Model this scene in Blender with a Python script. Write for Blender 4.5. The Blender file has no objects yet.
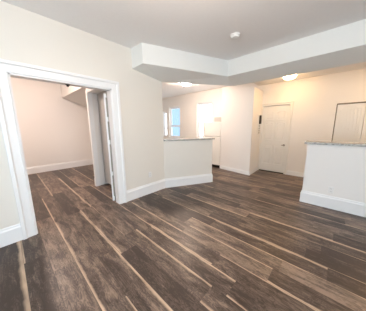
import bpy, bmesh, math, random
from mathutils import Vector, Matrix

# ------------------------------------------------------------------ camera, sky, daylight, exposure
SC = bpy.context.scene
COL = SC.collection
H_EYE = 1.40
F_PX, PITCH, ROLL, YAW = 164.6, 0.17316, -0.00883, 0.74957


def make_camera():
    cy, sy, cp, sp = math.cos(YAW), math.sin(YAW), math.cos(PITCH), math.sin(PITCH)
    fw = Vector((cy * cp, sy * cp, -sp))
    rt = Vector((sy, -cy, 0))
    up = rt.cross(fw)
    c, s = math.cos(ROLL), math.sin(ROLL)
    r2, u2 = c * rt + s * up, -s * rt + c * up
    cam = bpy.data.cameras.new('camera')
    cam.sensor_fit = 'HORIZONTAL'
    cam.sensor_width = 36
    cam.lens = F_PX / 366 * 36
    cam.clip_start = 0.05
    o = bpy.data.objects.new('camera', cam)
    m = Matrix((r2, u2, -fw)).transposed().to_4x4()
    m.translation = (0, 0, H_EYE)
    o.matrix_world = m
    COL.objects.link(o)
    SC.camera = o


make_camera()

W = bpy.data.worlds.new('world')
SC.world = W
W.use_nodes = True
bg = W.node_tree.nodes['Background']
bg.inputs[0].default_value = (0.86, 0.94, 1.0, 1)
bg.inputs[1].default_value = 4.0


def area(name, loc, rot, sx, sy, power, col):
    l = bpy.data.lights.new(name, 'AREA')
    l.shape = 'RECTANGLE'
    l.size, l.size_y, l.energy, l.color = sx, sy, power, col
    o = bpy.data.objects.new(name, l)
    o.location, o.rotation_euler = loc, rot
    COL.objects.link(o)
    return o


R = math.radians
DAY = (0.56, 0.77, 1.0)
area('daylight_side_window', (-1.97, 0.55, 1.5), (0, R(-90), 0), 1.7, 2.6, 9, DAY)       # window in the wall at the camera's left rear
area('daylight_rear_window', (-.45, -2.97, 1.2), (R(90), 0, 0), 2.5, 1.9, 46, DAY)       # window in the wall behind the camera
LAMP_MAIN, LAMP_KITCHEN, LAMP_HALL, LAMP_BACK = 92, 220, 52, 260
WARM_MAIN, WARM_KITCHEN, WARM_HALL, WARM_BACK = (1.0, .82, .68), (1.0, .76, .60), (1.0, .60, .26), (1.0, .79, .69)

vs = SC.view_settings
vs.view_transform = 'Standard'
vs.look = 'None'
vs.gamma = 1
vs.use_curve_mapping = False
vs.exposure = 0.06


# ------------------------------------------------------------------ materials
def mat(name, col, rough=0.5, metal=0.0, noise=0.0, scale=20.0, bump=0.0, bscale=200.0, spec=0.5):
    m = bpy.data.materials.new(name)
    m.use_nodes = True
    nt = m.node_tree
    b = nt.nodes['Principled BSDF']
    b.inputs['Roughness'].default_value = rough
    b.inputs['Metallic'].default_value = metal
    b.inputs['Specular IOR Level'].default_value = spec
    tc = nt.nodes.new('ShaderNodeTexCoord')
    nz = nt.nodes.new('ShaderNodeTexNoise')
    nz.inputs['Scale'].default_value = scale
    nz.inputs['Detail'].default_value = 3
    nt.links.new(tc.outputs['Object'], nz.inputs['Vector'])
    mx = nt.nodes.new('ShaderNodeMixRGB')
    mx.inputs[1].default_value = tuple(c * (1 - noise) for c in col) + (1,)
    mx.inputs[2].default_value = tuple(min(1, c * (1 + noise)) for c in col) + (1,)
    nt.links.new(nz.outputs['Fac'], mx.inputs[0])
    nt.links.new(mx.outputs[0], b.inputs['Base Color'])
    if bump:
        n2 = nt.nodes.new('ShaderNodeTexNoise')
        n2.inputs['Scale'].default_value = bscale
        bp = nt.nodes.new('ShaderNodeBump')
        bp.inputs['Strength'].default_value = bump
        bp.inputs['Distance'].default_value = 0.002
        nt.links.new(tc.outputs['Object'], n2.inputs['Vector'])
        nt.links.new(n2.outputs['Fac'], bp.inputs['Height'])
        nt.links.new(bp.outputs[0], b.inputs['Normal'])
    return m


def glow(name, col, s):
    m = bpy.data.materials.new(name)
    m.use_nodes = True
    nt = m.node_tree
    nt.nodes.remove(nt.nodes['Principled BSDF'])
    e = nt.nodes.new('ShaderNodeEmission')
    e.inputs[0].default_value = col + (1,)
    e.inputs[1].default_value = s
    nt.links.new(e.outputs[0], nt.nodes['Material Output'].inputs[0])
    return m


def glass_mat():
    m = bpy.data.materials.new('window_glass')
    m.use_nodes = True
    nt = m.node_tree
    nt.nodes.remove(nt.nodes['Principled BSDF'])
    t = nt.nodes.new('ShaderNodeBsdfTransparent')
    t.inputs[0].default_value = (.95, .98, 1, 1)
    g = nt.nodes.new('ShaderNodeBsdfGlossy')
    g.inputs['Roughness'].default_value = 0.02
    mx = nt.nodes.new('ShaderNodeMixShader')
    mx.inputs[0].default_value = .05
    nt.links.new(t.outputs[0], mx.inputs[1])
    nt.links.new(g.outputs[0], mx.inputs[2])
    nt.links.new(mx.outputs[0], nt.nodes['Material Output'].inputs[0])
    return m


def granite_mat():
    m = mat('speckled_granite', (.5, .5, .48), 0.25)
    nt = m.node_tree
    b = nt.nodes['Principled BSDF']
    tc = nt.nodes.new('ShaderNodeTexCoord')
    v = nt.nodes.new('ShaderNodeTexNoise')
    v.inputs['Scale'].default_value = 34
    v.inputs['Detail'].default_value = 6
    v.inputs['Roughness'].default_value = 0.75
    r = nt.nodes.new('ShaderNodeValToRGB')
    e = r.color_ramp.elements
    e[0].position, e[0].color = 0.34, (.20, .195, .18, 1)
    e[1].position, e[1].color = 0.62, (.56, .55, .51, 1)
    k = e.new(0.48)
    k.color = (.40, .39, .36, 1)
    nt.links.new(tc.outputs['Object'], v.inputs['Vector'])
    nt.links.new(v.outputs['Fac'], r.inputs[0])
    nt.links.new(r.outputs[0], b.inputs['Base Color'])
    return m


def floor_mat():
    """Wood planks: the mesh gives each plank a UV (across, along) and an attribute (tone, low streak, high streak)."""
    m = bpy.data.materials.new('walnut_laminate_planks')
    m.use_nodes = True
    nt = m.node_tree
    N, L = nt.nodes, nt.links
    b = N['Principled BSDF']

    def math_(op, a, c=None, clamp=False):
        n = N.new('ShaderNodeMath')
        n.operation = op
        n.use_clamp = clamp
        for i, x in enumerate((a, c)):
            if x is None:
                continue
            if isinstance(x, (int, float)):
                n.inputs[i].default_value = x
            else:
                L.new(x, n.inputs[i])
        return n.outputs[0]

    uv = N.new('ShaderNodeUVMap')
    uv.uv_map = 'UVMap'
    at = N.new('ShaderNodeAttribute')
    at.attribute_name = 'plank'
    sep = N.new('ShaderNodeSeparateXYZ')
    L.new(uv.outputs[0], sep.inputs[0])
    fx, al = sep.outputs[0], sep.outputs[1]
    sc = N.new('ShaderNodeSeparateColor')
    L.new(at.outputs['Color'], sc.inputs[0])
    tone, wlo, whi = sc.outputs[0], sc.outputs[1], sc.outputs[2]
    shift = math_('MULTIPLY', tone, 57.3)

    def noise(sx, sy, detail=4, rough=.6, dist=0.0, off=0.0):
        cb = N.new('ShaderNodeCombineXYZ')
        L.new(math_('MULTIPLY', fx, sx), cb.inputs[0])
        L.new(math_('MULTIPLY', al, sy), cb.inputs[1])
        L.new(math_('ADD', shift, off), cb.inputs[2])
        n = N.new('ShaderNodeTexNoise')
        n.inputs['Scale'].default_value = 1
        n.inputs['Detail'].default_value = detail
        n.inputs['Roughness'].default_value = rough
        n.inputs['Distortion'].default_value = dist
        L.new(cb.outputs[0], n.inputs['Vector'])
        return n.outputs['Fac']

    body = noise(2.6, 3.0, 4, .55, .8)
    figure = noise(3.0, 5.0, 2, .5, 1.6, 3.1)
    rings = math_('ADD', math_('MULTIPLY', math_('SINE', math_('MULTIPLY', figure, 46.0)), .5), .5)
    fine = noise(26, 5.0, 4, .7, .2, 9.0)
    ft = math_('ADD', math_('SUBTRACT', math_('MULTIPLY', tone, .95), .10), math_('MULTIPLY', math_('SUBTRACT', body, .5), 2.2))
    ft = math_('ADD', ft, math_('MULTIPLY', math_('SUBTRACT', rings, .5), .36))
    ft = math_('ADD', ft, math_('MULTIPLY', math_('SUBTRACT', fine, .5), 1.3), True)
    ramp = N.new('ShaderNodeValToRGB')
    e = ramp.color_ramp.elements
    e[0].position, e[0].color = 0.0, (.045, .031, .025, 1)
    e[1].position, e[1].color = 1.0, (.255, .187, .142, 1)
    k = e.new(.45)
    k.color = (.108, .079, .063, 1)
    L.new(ft, ramp.inputs[0])

    # pale sapwood along a plank's edge, wavering in width
    wav = math_('MULTIPLY', noise(.2, 3.6, 3, .55, 0, 21.0), 2.1)

    def streak(w, d):
        edge = math_('MULTIPLY', math_('MULTIPLY', w, .54), wav)
        q = math_('DIVIDE', math_('SUBTRACT', edge, d), math_('ADD', math_('MULTIPLY', edge, .55), .004))
        q = math_('MINIMUM', math_('MAXIMUM', q, 0.0), 1.0)
        return math_('MULTIPLY', q, math_('GREATER_THAN', w, .02))

    s = math_('MAXIMUM', streak(wlo, fx), streak(whi, math_('SUBTRACT', 1.0, fx)))
    s = math_('MULTIPLY', s, math_('SUBTRACT', math_('ADD', math_('MULTIPLY', fine, .8), math_('MULTIPLY', noise(.1, 3.2, 2, .5, 0, 33.0), 1.3)), .22), True)
    mx = N.new('ShaderNodeMixRGB')
    mx.inputs[2].default_value = (.64, .48, .345, 1)
    L.new(math_('MULTIPLY', s, .8), mx.inputs[0])
    L.new(ramp.outputs[0], mx.inputs[1])
    # thin dark seam between planks
    dmin = math_('MINIMUM', fx, math_('SUBTRACT', 1.0, fx))
    seam = math_('LESS_THAN', dmin, .012)
    m2 = N.new('ShaderNodeMixRGB')
    m2.inputs[2].default_value = (.03, .022, .018, 1)
    L.new(math_('MULTIPLY', seam, .55), m2.inputs[0])
    L.new(mx.outputs[0], m2.inputs[1])
    L.new(m2.outputs[0], b.inputs['Base Color'])
    L.new(math_('ADD', math_('MULTIPLY', fine, .14), .30), b.inputs['Roughness'])
    b.inputs['Specular IOR Level'].default_value = 0.36
    return m


PAINT = mat('cream_wall_paint', (.785, .755, .69), .6, noise=.015, scale=1.5, bump=.08, bscale=120)
PALE = mat('pale_wall_paint', (.85, .83, .80), .6, noise=.015, scale=1.5, bump=.08, bscale=120)
CEIL = mat('matt_ceiling_paint', (.90, .885, .87), .8, noise=.025, scale=30, bump=.35, bscale=60)
BEAM = mat('white_beam_paint', (.83, .845, .82), .6, noise=.01, scale=3, bump=.1, bscale=90)
TRIM = mat('white_gloss_trim', (.86, .87, .87), .28, noise=.01, scale=4)
DOORW = mat('white_door_paint', (.85, .84, .80), .35, noise=.01, scale=4)
GREYD = mat('grey_door_paint', (.50, .49, .47), .5, noise=.02, scale=4)
DARK = mat('dark_bronze_metal', (.05, .045, .04), .35, .7)
BLACK = mat('black_shadow_rubber', (.012, .011, .010), .8)
TRACK = mat('bronze_door_track', (.20, .16, .11), .4, .6)
CHROME = mat('brushed_nickel', (.35, .32, .28), .3, .9)
PLASTIC = mat('white_plastic', (.82, .82, .80), .35)
GREYP = mat('grey_plastic', (.32, .30, .26), .45)
FRIDGE = mat('white_enamel', (.85, .84, .80), .25)
CARD = mat('pale_grey_card', (.55, .53, .50), .7, noise=.05, scale=12)
VINYL = mat('white_vinyl_frame', (.80, .81, .82), .35)
GLASS = glass_mat()
GRANITE = granite_mat()
FLOORM = floor_mat()
SIDING = mat('pale_blue_siding', (.16, .225, .30), .7, noise=.03, scale=3)
ROOFM = mat('grey_shingle_roof', (.22, .22, .23), .9, noise=.2, scale=14)


# ------------------------------------------------------------------ mesh helpers
class MB:
    def __init__(self):
        self.bm = bmesh.new()

    def box(self, x0, x1, y0, y1, z0, z1):
        return self.prism([(x0, y0), (x1, y0), (x1, y1), (x0, y1)], z0, z1)

    def prism(self, poly, z0, z1):
        """plan polygon extruded in z; z0 / z1 may be lists, one height per corner"""
        n = len(poly)
        a = z0 if isinstance(z0, (list, tuple)) else [z0] * n
        c = z1 if isinstance(z1, (list, tuple)) else [z1] * n
        lo = [self.bm.verts.new((p[0], p[1], a[i])) for i, p in enumerate(poly)]
        hi = [self.bm.verts.new((p[0], p[1], c[i])) for i, p in enumerate(poly)]
        self.loop(lo, hi)
        self.bm.faces.new(lo[::-1])
        self.bm.faces.new(hi)
        return self

    def loop(self, a, b):
        n = len(a)
        for i in range(n):
            self.bm.faces.new((a[i], a[(i + 1) % n], b[(i + 1) % n], b[i]))

    def rings(self, rings, cap=True):
        vs_ = [[self.bm.verts.new(p) for p in r] for r in rings]
        for a, b in zip(vs_, vs_[1:]):
            self.loop(a, b)
        if cap:
            self.bm.faces.new(vs_[0][::-1])
            self.bm.faces.new(vs_[-1])
        return self

    def lathe(self, prof, c, axis='z', n=28, s=1):
        """prof: (radius, offset) along the axis from point c"""
        rs = []
        for r, h in prof:
            ring = []
            for k in range(n):
                t = 2 * math.pi * k / n
                p, q = r * math.cos(t), r * math.sin(t)
                ring.append((c[0] + p, c[1] + q, c[2] + s * h) if axis == 'z' else
                            (c[0] + s * h, c[1] + p, c[2] + q) if axis == 'x' else
                            (c[0] + q, c[1] + s * h, c[2] + p))
            rs.append(ring)
        return self.rings(rs)

    def frame(self, plane, const, depth, a0, a1, z0, z1, w, wb=None):
        """rectangular frame lying in a wall plane; plane 'x' (a = y) or 'y' (a = x)"""
        wb = w if wb is None else wb
        for p in ((a0, a0 + w, z0, z1), (a1 - w, a1, z0, z1), (a0 + w, a1 - w, z1 - w, z1), (a0 + w, a1 - w, z0, z0 + wb)):
            self.slab(plane, const, depth, *p)
        return self

    def slab(self, plane, const, depth, a0, a1, z0, z1):
        if plane == 'x':
            self.box(min(const, const + depth), max(const, const + depth), a0, a1, z0, z1)
        else:
            self.box(a0, a1, min(const, const + depth), max(const, const + depth), z0, z1)
        return self

    def build(self, name, m, parent=None, bevel=0.0, smooth=False, origin=None):
        bmesh.ops.recalc_face_normals(self.bm, faces=self.bm.faces)
        vsx = self.bm.verts
        lo = Vector((min(v.co.x for v in vsx), min(v.co.y for v in vsx), min(v.co.z for v in vsx)))
        hi = Vector((max(v.co.x for v in vsx), max(v.co.y for v in vsx), max(v.co.z for v in vsx)))
        org = Vector(origin) if origin else Vector(((lo.x + hi.x) / 2, (lo.y + hi.y) / 2, lo.z))
        bmesh.ops.translate(self.bm, verts=self.bm.verts, vec=-org)
        me = bpy.data.meshes.new(name)
        self.bm.to_mesh(me)
        self.bm.free()
        o = bpy.data.objects.new(name, me)
        COL.objects.link(o)
        me.materials.append(m)
        if smooth:
            for p in me.polygons:
                p.use_smooth = True
            me.set_sharp_from_angle(angle=R(40))
        if parent:
            po = Vector((0, 0, 0))
            q = parent
            while q:
                po += q.location
                q = q.parent
            o.parent = parent
            o.location = org - po
        else:
            o.location = org
        if bevel:
            bv = o.modifiers.new('bevel', 'BEVEL')
            bv.width = bevel
            bv.segments = 2
            bv.limit_method = 'ANGLE'
        return o


def struct(o, label=None, cat=None):
    o['kind'] = 'structure'
    if label:
        o['label'] = label
    if cat:
        o['category'] = cat
    return o


def tag(o, label, cat, group=None):
    o['label'] = label
    o['category'] = cat
    if group:
        o['group'] = group
    return o


def thing(name, label, cat, loc, group=None):
    o = bpy.data.objects.new(name, None)
    COL.objects.link(o)
    o.location = loc
    o.empty_display_size = .1
    return tag(o, label, cat, group)


def offset_line(pts, d):
    """plan polyline shifted to its right by d, with mitred corners"""
    out = []
    P = [Vector(p) for p in pts]
    for i, p in enumerate(P):
        ns = []
        if i > 0:
            t = (p - P[i - 1]).normalized()
            ns.append(Vector((t.y, -t.x)))
        if i < len(P) - 1:
            t = (P[i + 1] - p).normalized()
            ns.append(Vector((t.y, -t.x)))
        n = sum(ns, Vector((0, 0))) / len(ns)
        out.append(p + n * (d / max(.2, n.length_squared)))
    return out


def baseboard(name, pts, h=.22, t=.018):
    """moulded baseboard swept along a plan polyline; the room is on the right of its direction"""
    prof = [(0, 0), (t, 0), (t, h * .80), (t * .85, h * .84), (t * .55, h * .88), (t * .5, h * .95), (t * .25, h), (0, h)]
    lines = [[(q.x, q.y, z) for q in offset_line(pts, d)] for d, z in prof]
    rings = [[l[i] for l in lines] for i in range(len(pts))]
    return struct(MB().rings(rings).build(name, TRIM))


def casing(name, plane, const, sgn, a0, a1, ztop, w, m=None, z0=0.0, t=.022):
    """mitred door casing up, over and down; proud of the wall by t on side sgn"""
    prof = [(0, 0), (0, t * .55), (.10, t * .75), (.14, t * .55), (.62, t * .75), (.68, t * 1.0), (.74, t * 1.45), (.97, t * 1.45), (1, t * 1.2), (1, 0)]
    def at(a, z, o):
        return (const + sgn * o, a, z) if plane == 'x' else (a, const + sgn * o, z)
    rg = []
    for k in range(4):
        ring = []
        for d, o in prof:
            d *= w
            a = a0 - d if k < 2 else a1 + d
            z = z0 if k in (0, 3) else ztop + d
            ring.append(at(a, z, o))
        rg.append(ring)
    return struct(MB().rings(rg).build(name, m or TRIM))


# ------------------------------------------------------------------ floor
X0, X1, Y0, Y1 = -2.0, 5.45, -3.0, 6.80          # inside faces of the shell
ZHALL = 2.60                                      # lower ceiling of the entry hall
ZC = 2.75                                         # ceiling height
WL = 2.80                                         # living-room face of the left wall


def build_floor():
    rnd = random.Random(11)
    wpl, ph = .187, .335
    # planks read off the photograph: row -> [(start, end, tone, low-edge streak, high-edge streak)] along y
    spec = {
        -3: [(1.45, 2.80, .10, 0, .34)],
        -2: [(.9, 2.25, .30, 0, 0), (2.25, 3.6, .35, .15, 0)],
        -1: [(.62, 1.90, .62, 0, 0), (1.90, 3.2, .72, 0, 0)],
        0: [(1.15, 2.95, .55, .26, 0)],
        1: [(.60, 1.75, .45, 0, .28), (1.75, 3.05, .50, 0, .2)],
        2: [(.30, 1.63, .22, 0, 0), (1.63, 3.1, .62, .2, 0), (3.1, 5.6, .6, 0, .3)],
        3: [(-.6, .665, .55, .22, 0), (.665, 1.9, .48, 0, .26)],
        4: [(-.75, .53, .32, .18, 0), (.53, 1.8, .40, 0, .26)],
        5: [(.80, 1.86, .50, .22, 0)],
        6: [(-.9, .32, .40, .2, 0), (1.4, 2.7, .55, .3, 0)],
        8: [(-.08, 1.2, .40, 0, .3)],
        11: [(-.42, .9, .35, 0, .35)],
    }
    bm = bmesh.new()
    uvl = bm.loops.layers.uv.new('UVMap')
    cl = bm.loops.layers.float_color.new('plank')
    k0, k1 = math.floor((X0 - .2 - ph) / wpl), math.ceil((X1 + .2 - ph) / wpl)
    for k in range(k0, k1):
        fixed = spec.get(k, [])
        rows, y, ln = [], Y0 - .2 - rnd.random() * 1.2, 1.25
        stops = sorted(fixed)
        while y < Y1 + .2:
            nxt = next((f for f in stops if f[0] >= y - 1e-6), None)
            if nxt and nxt[0] - y < 1e-3:
                rows.append(nxt)
                y = nxt[1]
                continue
            e = y + ln
            if nxt and e > nxt[0] - .35:
                e = nxt[0]
            q = rnd.random()
            a = b = 0
            if q < .36:
                a = rnd.uniform(.05, .22)
            elif q < .72:
                b = rnd.uniform(.05, .22)
            rows.append((y, e, rnd.random() ** .9 * .9 + .02, a, b))
            y = e
        xa, xb = ph + k * wpl, ph + (k + 1) * wpl
        for (ya, yb, tone, a, b) in rows:
            v = [bm.verts.new(p) for p in ((xa, ya, 0), (xb, ya, 0), (xb, yb, 0), (xa, yb, 0))]
            f = bm.faces.new(v)
            for lp, (s, t) in zip(f.loops, ((0, ya), (1, ya), (1, yb), (0, yb))):
                lp[uvl].uv = (s, t)
                lp[cl] = (tone, a, b, 1)
    # subfloor below, so that the floor has thickness
    fl = list(bm.faces)
    r = bmesh.ops.extrude_face_region(bm, geom=fl)
    bmesh.ops.translate(bm, verts=[g for g in r['geom'] if isinstance(g, bmesh.types.BMVert)], vec=(0, 0, -.05))
    bmesh.ops.recalc_face_normals(bm, faces=bm.faces)
    me = bpy.data.meshes.new('floor')
    bm.to_mesh(me)
    bm.free()
    me.materials.append(FLOORM)
    o = bpy.data.objects.new('floor', me)
    COL.objects.link(o)
    struct(o)


build_floor()


# ------------------------------------------------------------------ walls and ceilings
def wall_with_holes(mb, plane, const, depth, a0, a1, z0, z1, holes):
    """boxes of a wall in plane x or y around rectangular holes (a0, a1, z0, z1), sorted along a"""
    a = a0
    for h in sorted(holes):
        if h[0] > a:
            mb.slab(plane, const, depth, a, h[0], z0, z1)
        if h[2] > z0:
            mb.slab(plane, const, depth, h[0], h[1], z0, h[2])
        if h[3] < z1:
            mb.slab(plane, const, depth, h[0], h[1], h[3], z1)
        a = h[1]
    mb.slab(plane, const, depth, a, a1, z0, z1)
    return mb


OX0, OX1, OZ = .118, 1.29, 2.018                      # the wide opening in the left wall
A = (2.38, 2.80)                                    # end of the left wall, start of the angled half wall
B = (3.46, 2.225)                                   # free end of the angled half wall
nx, ny = .470, .883                                 # its normal towards the kitchen
struct(wall_with_holes(MB(), 'y', WL, .14, X0, A[0], 0, 3.0, [(OX0, OX1, 0, OZ)]).build('wall_left', PAINT))
struct(MB().box(2.30, A[0], 2.94, Y1, 0, 3.0).build('wall_kitchen', PALE))
struct(MB().box(X0 - .15, X1 + .15, Y1, Y1 + .15, 0, 3.0).build('wall_back', PALE))

WIN = {1: (3.56, 4.28, .95, 2.32), 2: (5.25, 5.95, .90, 2.30), 3: (6.13, 6.42, .95, 2.11)}
DOOR = (1.03, 1.725, 0, 1.985)
CLO = (-1.78, .075, 0, 1.905)
struct(wall_with_holes(MB(), 'x', X1, .15, Y0, Y1, 0, 3.0, [WIN[1], WIN[2], WIN[3], DOOR, CLO]).build('wall_far', PALE))
SWIN = (-.75, 1.85, .65, 2.35)
RWIN = (-1.75, .85, .2, 2.2)
struct(wall_with_holes(MB(), 'x', X0, -.15, Y0 - .15, Y1, 0, 3.0, [SWIN]).build('wall_side', PAINT))
struct(wall_with_holes(MB(), 'y', Y0, -.15, X0, X1 + .15, 0, 3.0, [RWIN]).build('wall_rear', PAINT))
# solid backing behind the closet's and entry door's recess
struct(MB().box(X1 + .15, X1 + .20, Y0, 2.2, 0, 3.0).build('wall_outer', PALE))

struct(MB().box(X0, X1, Y0, WL, ZC, ZC + .1).box(A[0], X1, WL, Y1, ZC, ZC + .1).build('ceiling', CEIL))
struct(MB().box(3.75, X1, Y0, 1.90, ZHALL, ZC - .001).build('ceiling_hall', CEIL))
struct(MB().box(X0, 2.30, 2.94, Y1, 3.0, 3.1).build('ceiling_back', CEIL))


def build_beam():
    plan = [(1.70, WL), (1.71, 2.485), (3.37, 1.83), (3.37, Y0), (3.75, Y0), (3.77, 1.88), (A[0], 2.80)]
    low = [2.425, 2.44, 2.44, 2.44, 2.32, 2.32, 2.32]
    bm = bmesh.new()
    lo = [bm.verts.new((p[0], p[1], z)) for p, z in zip(plan, low)]
    hi = [bm.verts.new((p[0], p[1], ZC)) for p in plan]
    n = len(plan)
    for i in range(n):
        bm.faces.new((lo[i], lo[(i + 1) % n], hi[(i + 1) % n], hi[i]))
    for t in ((0, 1, 6), (1, 2, 6), (2, 5, 6), (2, 3, 4), (2, 4, 5)):
        bm.faces.new([lo[i] for i in t])
    bm.faces.new(hi)
    mb = MB()
    mb.bm = bm
    struct(mb.build('ceiling_beam', BEAM))


build_beam()

# pantry partition between kitchen and entry hall
struct(MB().prism([(4.816, 2.783), (4.652, 1.731), (X1, 1.76), (X1, 2.783)], 0, [2.60, 2.42, 2.42, 2.60]).build('wall_pantry', PALE))
# half walls
struct(MB().prism([A, B, (B[0] + nx * .14, B[1] + ny * .14), (A[0] + .005, A[1] + .14)], 0, 1.085).build('wall_half_kitchen', PAINT))
struct(MB().box(3.63, 3.78, Y0, .36, 0, 1.082).build('wall_half_hall', PALE))

# ------------------------------------------------------------------ the back room seen through the opening
struct(MB().prism([(1.45, 4.45), (2.30, 4.45), (2.30, Y1), (1.45, Y1)], [2.372, 2.09, 2.09, 2.372], 3.0).build('ceiling_stair', PALE))
mb = MB().box(1.36, 1.55, 4.12, 4.19, 0, 3.0)
mb.box(1.36, 1.55, 2.94, 4.12, 2.15, 3.0)
mb.box(1.55, 2.30, 4.13, 4.19, 0, 3.0)
struct(mb.build('wall_closet', PALE))
o = MB().box(1.56, 1.60, 2.96, 4.115, .06, 2.15).build('door_3', GREYD, bevel=.004)
struct(o, 'grey closet door standing recessed in the back room behind the opening', 'door')
struct(MB().box(1.342, 1.36, 4.10, 4.185, .0, 2.21).box(1.342, 1.36, 3.0, 4.10, 2.15, 2.21)
       .box(1.36, 1.44, 4.10, 4.12, 0, 2.15).build('trim_5', TRIM, bevel=.003))
# slim door leaf folded back against the right jamb of the opening
lx, ly, dx, dy = 1.236, 2.985, .40, .9165
leaf = MB().prism([(lx, ly), (lx + .6 * dx, ly + .6 * dy), (lx + .6 * dx + .04 * dy, ly + .6 * dy - .04 * dx), (lx + .04 * dy, ly - .04 * dx)], .02, 1.97).build('door_4', TRIM, bevel=.003)
struct(leaf, 'slim white door leaf folded back beside the right jamb of the opening', 'door')
for z0, z1 in ((.12, .52), (.60, 1.10), (1.18, 1.50), (1.58, 1.90)):
    MB().box(1.257, 1.273, 2.942, 2.966, z0, z1).build('hinge_gap_shade', GREYP, leaf)  # grey strips for the hinges and the shade in the gap at the jamb

# ------------------------------------------------------------------ casings, jambs and baseboards
casing('trim_1', 'y', WL, -1, OX0, OX1, OZ, .13)
jm = MB().box(OX0, OX0 + .015, WL, WL + .14, 0, OZ)
jm.box(OX1 - .015, OX1, WL, WL + .14, 0, OZ).box(OX0, OX1, WL, WL + .14, OZ - .015, OZ)
jamb = struct(jm.build('trim_2', TRIM))
MB().lathe([(.030, 0), (.030, .006), (.018, .010), (.014, .026), (.004, .030)], (.705, 2.885, OZ - .015), s=-1, n=16).build('door_catch', DARK, jamb, smooth=True)
casing('trim_3', 'x', X1, -1, DOOR[0], DOOR[1], DOOR[3], .075, DOORW)
cas_l, cas_r = OX0 - .13, OX1 + .13
n2 = (B[0] + nx * .14, B[1] + ny * .14)
baseboard('baseboard_left', [(X0, WL), (cas_l, WL)])
baseboard('baseboard_left_far', [(cas_r, WL), A, B, n2])
baseboard('baseboard_half_hall', [(3.78, .36), (3.63, .36), (3.63, Y0)])
baseboard('baseboard_back', [(X0, Y1), (2.30, Y1)])
baseboard('baseboard_closet', [(2.30, 4.19), (1.36, 4.19), (1.36, 4.186)])
baseboard('baseboard_pantry', [(4.816, 2.783), (4.652, 1.731), (X1, 1.76)], .11, .012)
baseboard('baseboard_far', [(X1, DOOR[0] - .075), (X1, CLO[1] + .01)], .13, .014)

# ------------------------------------------------------------------ doors on the far wall
ed = MB().slab('x', X1 + .02, .04, DOOR[0] + .004, DOOR[1] - .004, .022, DOOR[3] - .006).build('door_1', DOORW, bevel=.003)
struct(ed, 'white six-panel entry door at the end of the hall', 'door')


def raised_panel(y0, y1, z0, z1, arch, parent):
    def outline(ins):
        a, b, c, d = y0 + ins, y1 - ins, z0 + ins, z1 - ins
        pts = [(a, c), (b, c)]
        n = 10
        for i in range(n + 1):
            t = i / n
            pts.append((b + (a - b) * t, d + arch * math.sin(math.pi * t)))
        return pts
    x = X1 + .02
    spec = [(0, 0), (.004, .014), (.014, .015), (.024, .002), (.036, .002), (.054, .012)]
    MB().rings([[(x - o, y, z) for y, z in outline(i)] for i, o in spec]).build('door_panel', DOORW, parent)


for (ya, yb) in ((1.10, 1.345), (1.41, 1.655)):
    raised_panel(ya, yb, 1.57, 1.80, .035, ed)
    raised_panel(ya, yb, .97, 1.48, .035, ed)
    raised_panel(ya, yb, .24, .80, 0, ed)
MB().lathe([(.030, 0), (.030, .006), (.012, .012), (.012, .045)], (X1 + .02, 1.095, .845), 'x', 16, -1).build('rose', CHROME, ed, smooth=True)
MB().box(X1 - .035, X1 - .018, 1.085, 1.155, .835, .855).build('handle', CHROME, ed, bevel=.004)
MB().box(X1 + .0, X1 + .07, DOOR[0], DOOR[1], 0.001, .018).build('door_gap_shade', BLACK, ed)  # black strip standing in for the shade in the gap under the door

cd = MB().slab('x', X1 - .008, .05, CLO[0], CLO[1], CLO[3] - .022, CLO[3] + .002).slab('x', X1 - .006, .05, CLO[1] - .011, CLO[1] + .004, 0, CLO[3] - .022)
cd = struct(cd.build('door_2', TRACK), 'white beaded bifold closet doors behind the right half wall', 'door')
lw = .457
for i in range(4):
    yb = CLO[1] - .014 - i * (lw + .003)
    ya = yb - lw
    x = X1 + .012
    lf = MB().slab('x', x, .03, ya, yb, .02, CLO[3] - .026).build('door_leaf', DOORW, cd, bevel=.002)
    def top(y, s=0.0):
        t = (y - ya - .055) / (lw - .11)
        return 1.755 - s + .07 * math.sin(math.pi * max(0, min(1, t)))
    # stiles, bottom rail, arched top rail, then beads between them
    fr = MB().slab('x', x, -.014, ya + .004, ya + .055, .03, CLO[3] - .035).slab('x', x, -.014, yb - .055, yb - .004, .03, CLO[3] - .035)
    fr.slab('x', x, -.014, ya + .055, yb - .055, .03, .20)
    n = 12
    ys = [ya + .055 + (lw - .11) * j / n for j in range(n + 1)]
    arch = [(y, top(y)) for y in ys] + [(ys[-1], CLO[3] - .035), (ys[0], CLO[3] - .035)]
    fr.rings([[(x, y, z) for y, z in arch], [(x - .014, y, z) for y, z in arch]])
    fr.build('leaf_frame', DOORW, lf)
    bd = MB()
    nb = 6
    bw = (lw - .11) / nb
    for j in range(nb):
        b0, b1 = ya + .055 + j * bw + .015, ya + .055 + (j + 1) * bw - .015
        poly = [(b0, .205), (b1, .205), (b1, top(b1, .012)), (b0, top(b0, .012))]
        bd.rings([[(x, y, z) for y, z in poly], [(x - .014, y, z) for y, z in poly]])
    bd.build('beading', DOORW, lf)


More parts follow.
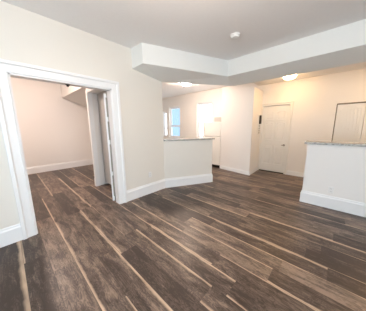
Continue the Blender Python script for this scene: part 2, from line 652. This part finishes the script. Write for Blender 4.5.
# ------------------------------------------------------------------ windows
def window(i, plane, const, depth, hole, rail, sash_w=.045):
    a0, a1, z0, z1 = hole
    d = depth
    root = struct(MB().frame(plane, const + d * .35, d * .5, a0, a1, z0, z1, .028).build('window_%d' % i, VINYL))
    MB().slab(plane, const - math.copysign(.015, d), d * .4 + math.copysign(.015, d), a0 - .0, a1 + .0, z0 - .025, z0 + .004).build('window_stool', TRIM, root)
    up = MB().frame(plane, const + d * .62, d * .15, a0 + .028, a1 - .028, rail, z1 - .028, sash_w).build('sash', VINYL, root)
    MB().slab(plane, const + d * .68, d * .03, a0 + .028 + sash_w, a1 - .028 - sash_w, rail + sash_w, z1 - .028 - sash_w).build('pane', GLASS, up)
    lo_ = MB().frame(plane, const + d * .45, d * .15, a0 + .028, a1 - .028, z0 + .028, rail + .035, sash_w).build('sash', VINYL, root)
    MB().slab(plane, const + d * .51, d * .03, a0 + .028 + sash_w, a1 - .028 - sash_w, z0 + .028 + sash_w, rail + .035 - sash_w).build('pane', GLASS, lo_)
    return root


window(1, 'x', X1, .15, WIN[1], 1.53)
window(2, 'x', X1, .15, WIN[2], 1.42, .05)
window(3, 'x', X1, .15, WIN[3], 1.30, .03)
window(4, 'x', X0, -.15, SWIN, 1.5)
window(5, 'y', Y0, -.15, RWIN, 1.5)

# house next door, pale blue, seen through the left kitchen window
nh = thing('exterior_house', 'pale blue neighbouring house outside the left kitchen window', 'house', (10.05, 9.65, -.5))
MB().box(9.6, 10.5, 9.15, 10.15, -.5, 4.2).build('house_wall', SIDING, nh)
MB().prism([(9.4, 9.0), (10.7, 9.0), (10.7, 10.3), (9.4, 10.3)], 4.2, [4.3, 4.9, 4.9, 4.3]).build('roof', ROOFM, nh)

# ------------------------------------------------------------------ worktops
o = MB().prism([(A[0] + .004, 2.768), (B[0] + .035, B[1] - .047), (B[0] + nx * .25 + .035, B[1] + ny * .25 - .015), (A[0] + .01, A[1] + .27)], 1.087, 1.122)
tag(o.build('worktop', GRANITE, bevel=.006), 'short granite worktop on the angled half wall before the kitchen', 'worktop')
o = MB().box(3.585, 3.90, Y0 + .01, .405, 1.084, 1.12)
tag(o.build('worktop', GRANITE, bevel=.006), 'long speckled grey granite worktop on the white half wall at right', 'worktop')

# ------------------------------------------------------------------ refrigerator and the carton on it
FX, FY0, FY1 = 4.83, 2.805, 3.515
fr = thing('refrigerator', 'white top-freezer refrigerator beside the pantry wall in the kitchen', 'refrigerator', (5.13, 3.16, 0))
MB().box(FX + .06, 5.42, FY0, FY1, .02, 1.545).build('cabinet', FRIDGE, fr, bevel=.008)
MB().box(FX + .02, FX + .06, FY0 + .01, FY1 - .01, .0, .085).build('kick_plate', BLACK, fr)
d1 = MB().box(FX, FX + .052, FY0, FY1, 1.07, 1.55).build('freezer_door', FRIDGE, fr, bevel=.010)
d2 = MB().box(FX, FX + .052, FY0, FY1, .09, 1.055).build('fridge_door', FRIDGE, fr, bevel=.010)
MB().box(FX - .03, FX - .002, FY1 - .075, FY1 - .05, 1.12, 1.42).build('handle', FRIDGE, d1, bevel=.006)
MB().box(FX - .03, FX - .002, FY1 - .075, FY1 - .05, .62, 1.0).build('handle', FRIDGE, d2, bevel=.006)
ct = MB().box(FX + .02, FX + .30, 2.82, 3.07, 1.552, 1.70).build('carton', CARD, bevel=.004)
tag(ct, 'small pale grey carton lying on top of the white refrigerator', 'carton')


# ------------------------------------------------------------------ lamps, detector, sockets, intercom
def ceiling_light(x, y, z, r, label, col, s, group='flush ceiling lights'):
    t = thing('ceiling_light', label, 'ceiling light', (x, y, z), group)
    MB().lathe([(r * .92, 0), (r, .012), (r, .028), (r * .94, .034)], (x, y, z), s=-1).build('lamp_base', PLASTIC, t, smooth=True)
    g = glow('lamp_glow', col, s)
    MB().lathe([(r * .90, .034), (r * .88, .060), (r * .74, .085), (r * .48, .102), (r * .2, .110), (.004, .111)], (x, y, z), s=-1).build('lamp_shade', g, t, smooth=True)


def hanging_light(x, y, z, drop, r, label, col, s):
    t = thing('hanging_light', label, 'ceiling light', (x, y, z))
    MB().lathe([(.065, 0), (.065, .015), (.02, .03), (.008, .035), (.008, drop)], (x, y, z), s=-1).build('lamp_stem', CHROME, t, smooth=True)
    n = 9
    prof = [(max(.004, r * math.sin(math.pi * i / n)), drop + r - r * math.cos(math.pi * i / n)) for i in range(n + 1)]
    MB().lathe(prof, (x, y, z), s=-1).build('lamp_globe', glow('globe_glow', col, s), t, smooth=True)


hanging_light(.70, .60, ZC, .28, .13, 'globe lamp hanging from the living room ceiling just above the picture', WARM_MAIN, LAMP_MAIN)
ceiling_light(4.02, 3.58, ZC, .16, 'round lit ceiling lamp in the kitchen beyond the beam', WARM_KITCHEN, LAMP_KITCHEN)
ceiling_light(4.80, .975, ZHALL, .15, 'round lit ceiling lamp above the entry hall by the front door', WARM_HALL, LAMP_HALL)
ceiling_light(4.80, -1.05, ZHALL, .15, 'added fill lamp over the closet end of the hall, outside the picture', WARM_HALL, 75)  # added unseen lamp, spreads warm light along the hall wall
ceiling_light(.15, 4.9, 3.0, .17, 'round ceiling lamp of the back room, hidden by the left wall', WARM_BACK, LAMP_BACK)

sd = thing('smoke_detector', 'small round white smoke detector on the ceiling before the beam', 'smoke detector', (2.555, 1.285, ZC))
MB().lathe([(.072, 0), (.072, .012), (.066, .016)], (2.555, 1.285, ZC), s=-1).build('mounting_plate', PLASTIC, sd, smooth=True)
MB().lathe([(.060, .016), (.062, .030), (.056, .042), (.030, .048), (.003, .049)], (2.555, 1.285, ZC), s=-1).build('detector_cap', PLASTIC, sd, smooth=True)


def outlet(plane, const, a, z, label):
    loc = (const, a, z) if plane == 'x' else (a, const, z)
    t = thing('wall_outlet', label, 'outlet', loc)
    def b(d0, d1, a0, a1, z0, z1):
        return MB().slab(plane, const - d1, d1 - d0, a0, a1, z0, z1)
    b(0, .006, a - .036, a + .036, z - .058, z + .058).build('cover_plate', PLASTIC, t, bevel=.003)
    for dz in (-.024, .024):
        s = b(.006, .009, a - .017, a + .017, z + dz - .015, z + dz + .015).build('socket', PLASTIC, t, bevel=.003)
        for da in (-.007, .007):
            b(.009, .0095, a + da - .0015, a + da + .0015, z + dz - .004, z + dz + .006).build('slot', BLACK, s)


outlet('y', WL, 1.98, .41, 'cream wall outlet above the baseboard of the left wall')
outlet('x', 3.63, -.03, .325, 'white wall outlet on the right half wall under the granite worktop')

ic = thing('intercom', 'narrow dark intercom handset on the hall wall beside the front door', 'intercom', (5.22, 1.745, 1.44))
yf = 1.735
MB().box(5.15, 5.29, yf, 1.752, 1.16, 1.74).build('back_plate', PLASTIC, ic, bevel=.004)
MB().box(5.185, 5.265, yf - .045, yf, 1.46, 1.71).build('handset', DARK, ic, bevel=.008)
for zc in (1.40, 1.33, 1.26, 1.20):
    MB().box(5.20, 5.25, yf - .012, yf, zc - .018, zc + .018).build('button', GREYP, ic, bevel=.003)
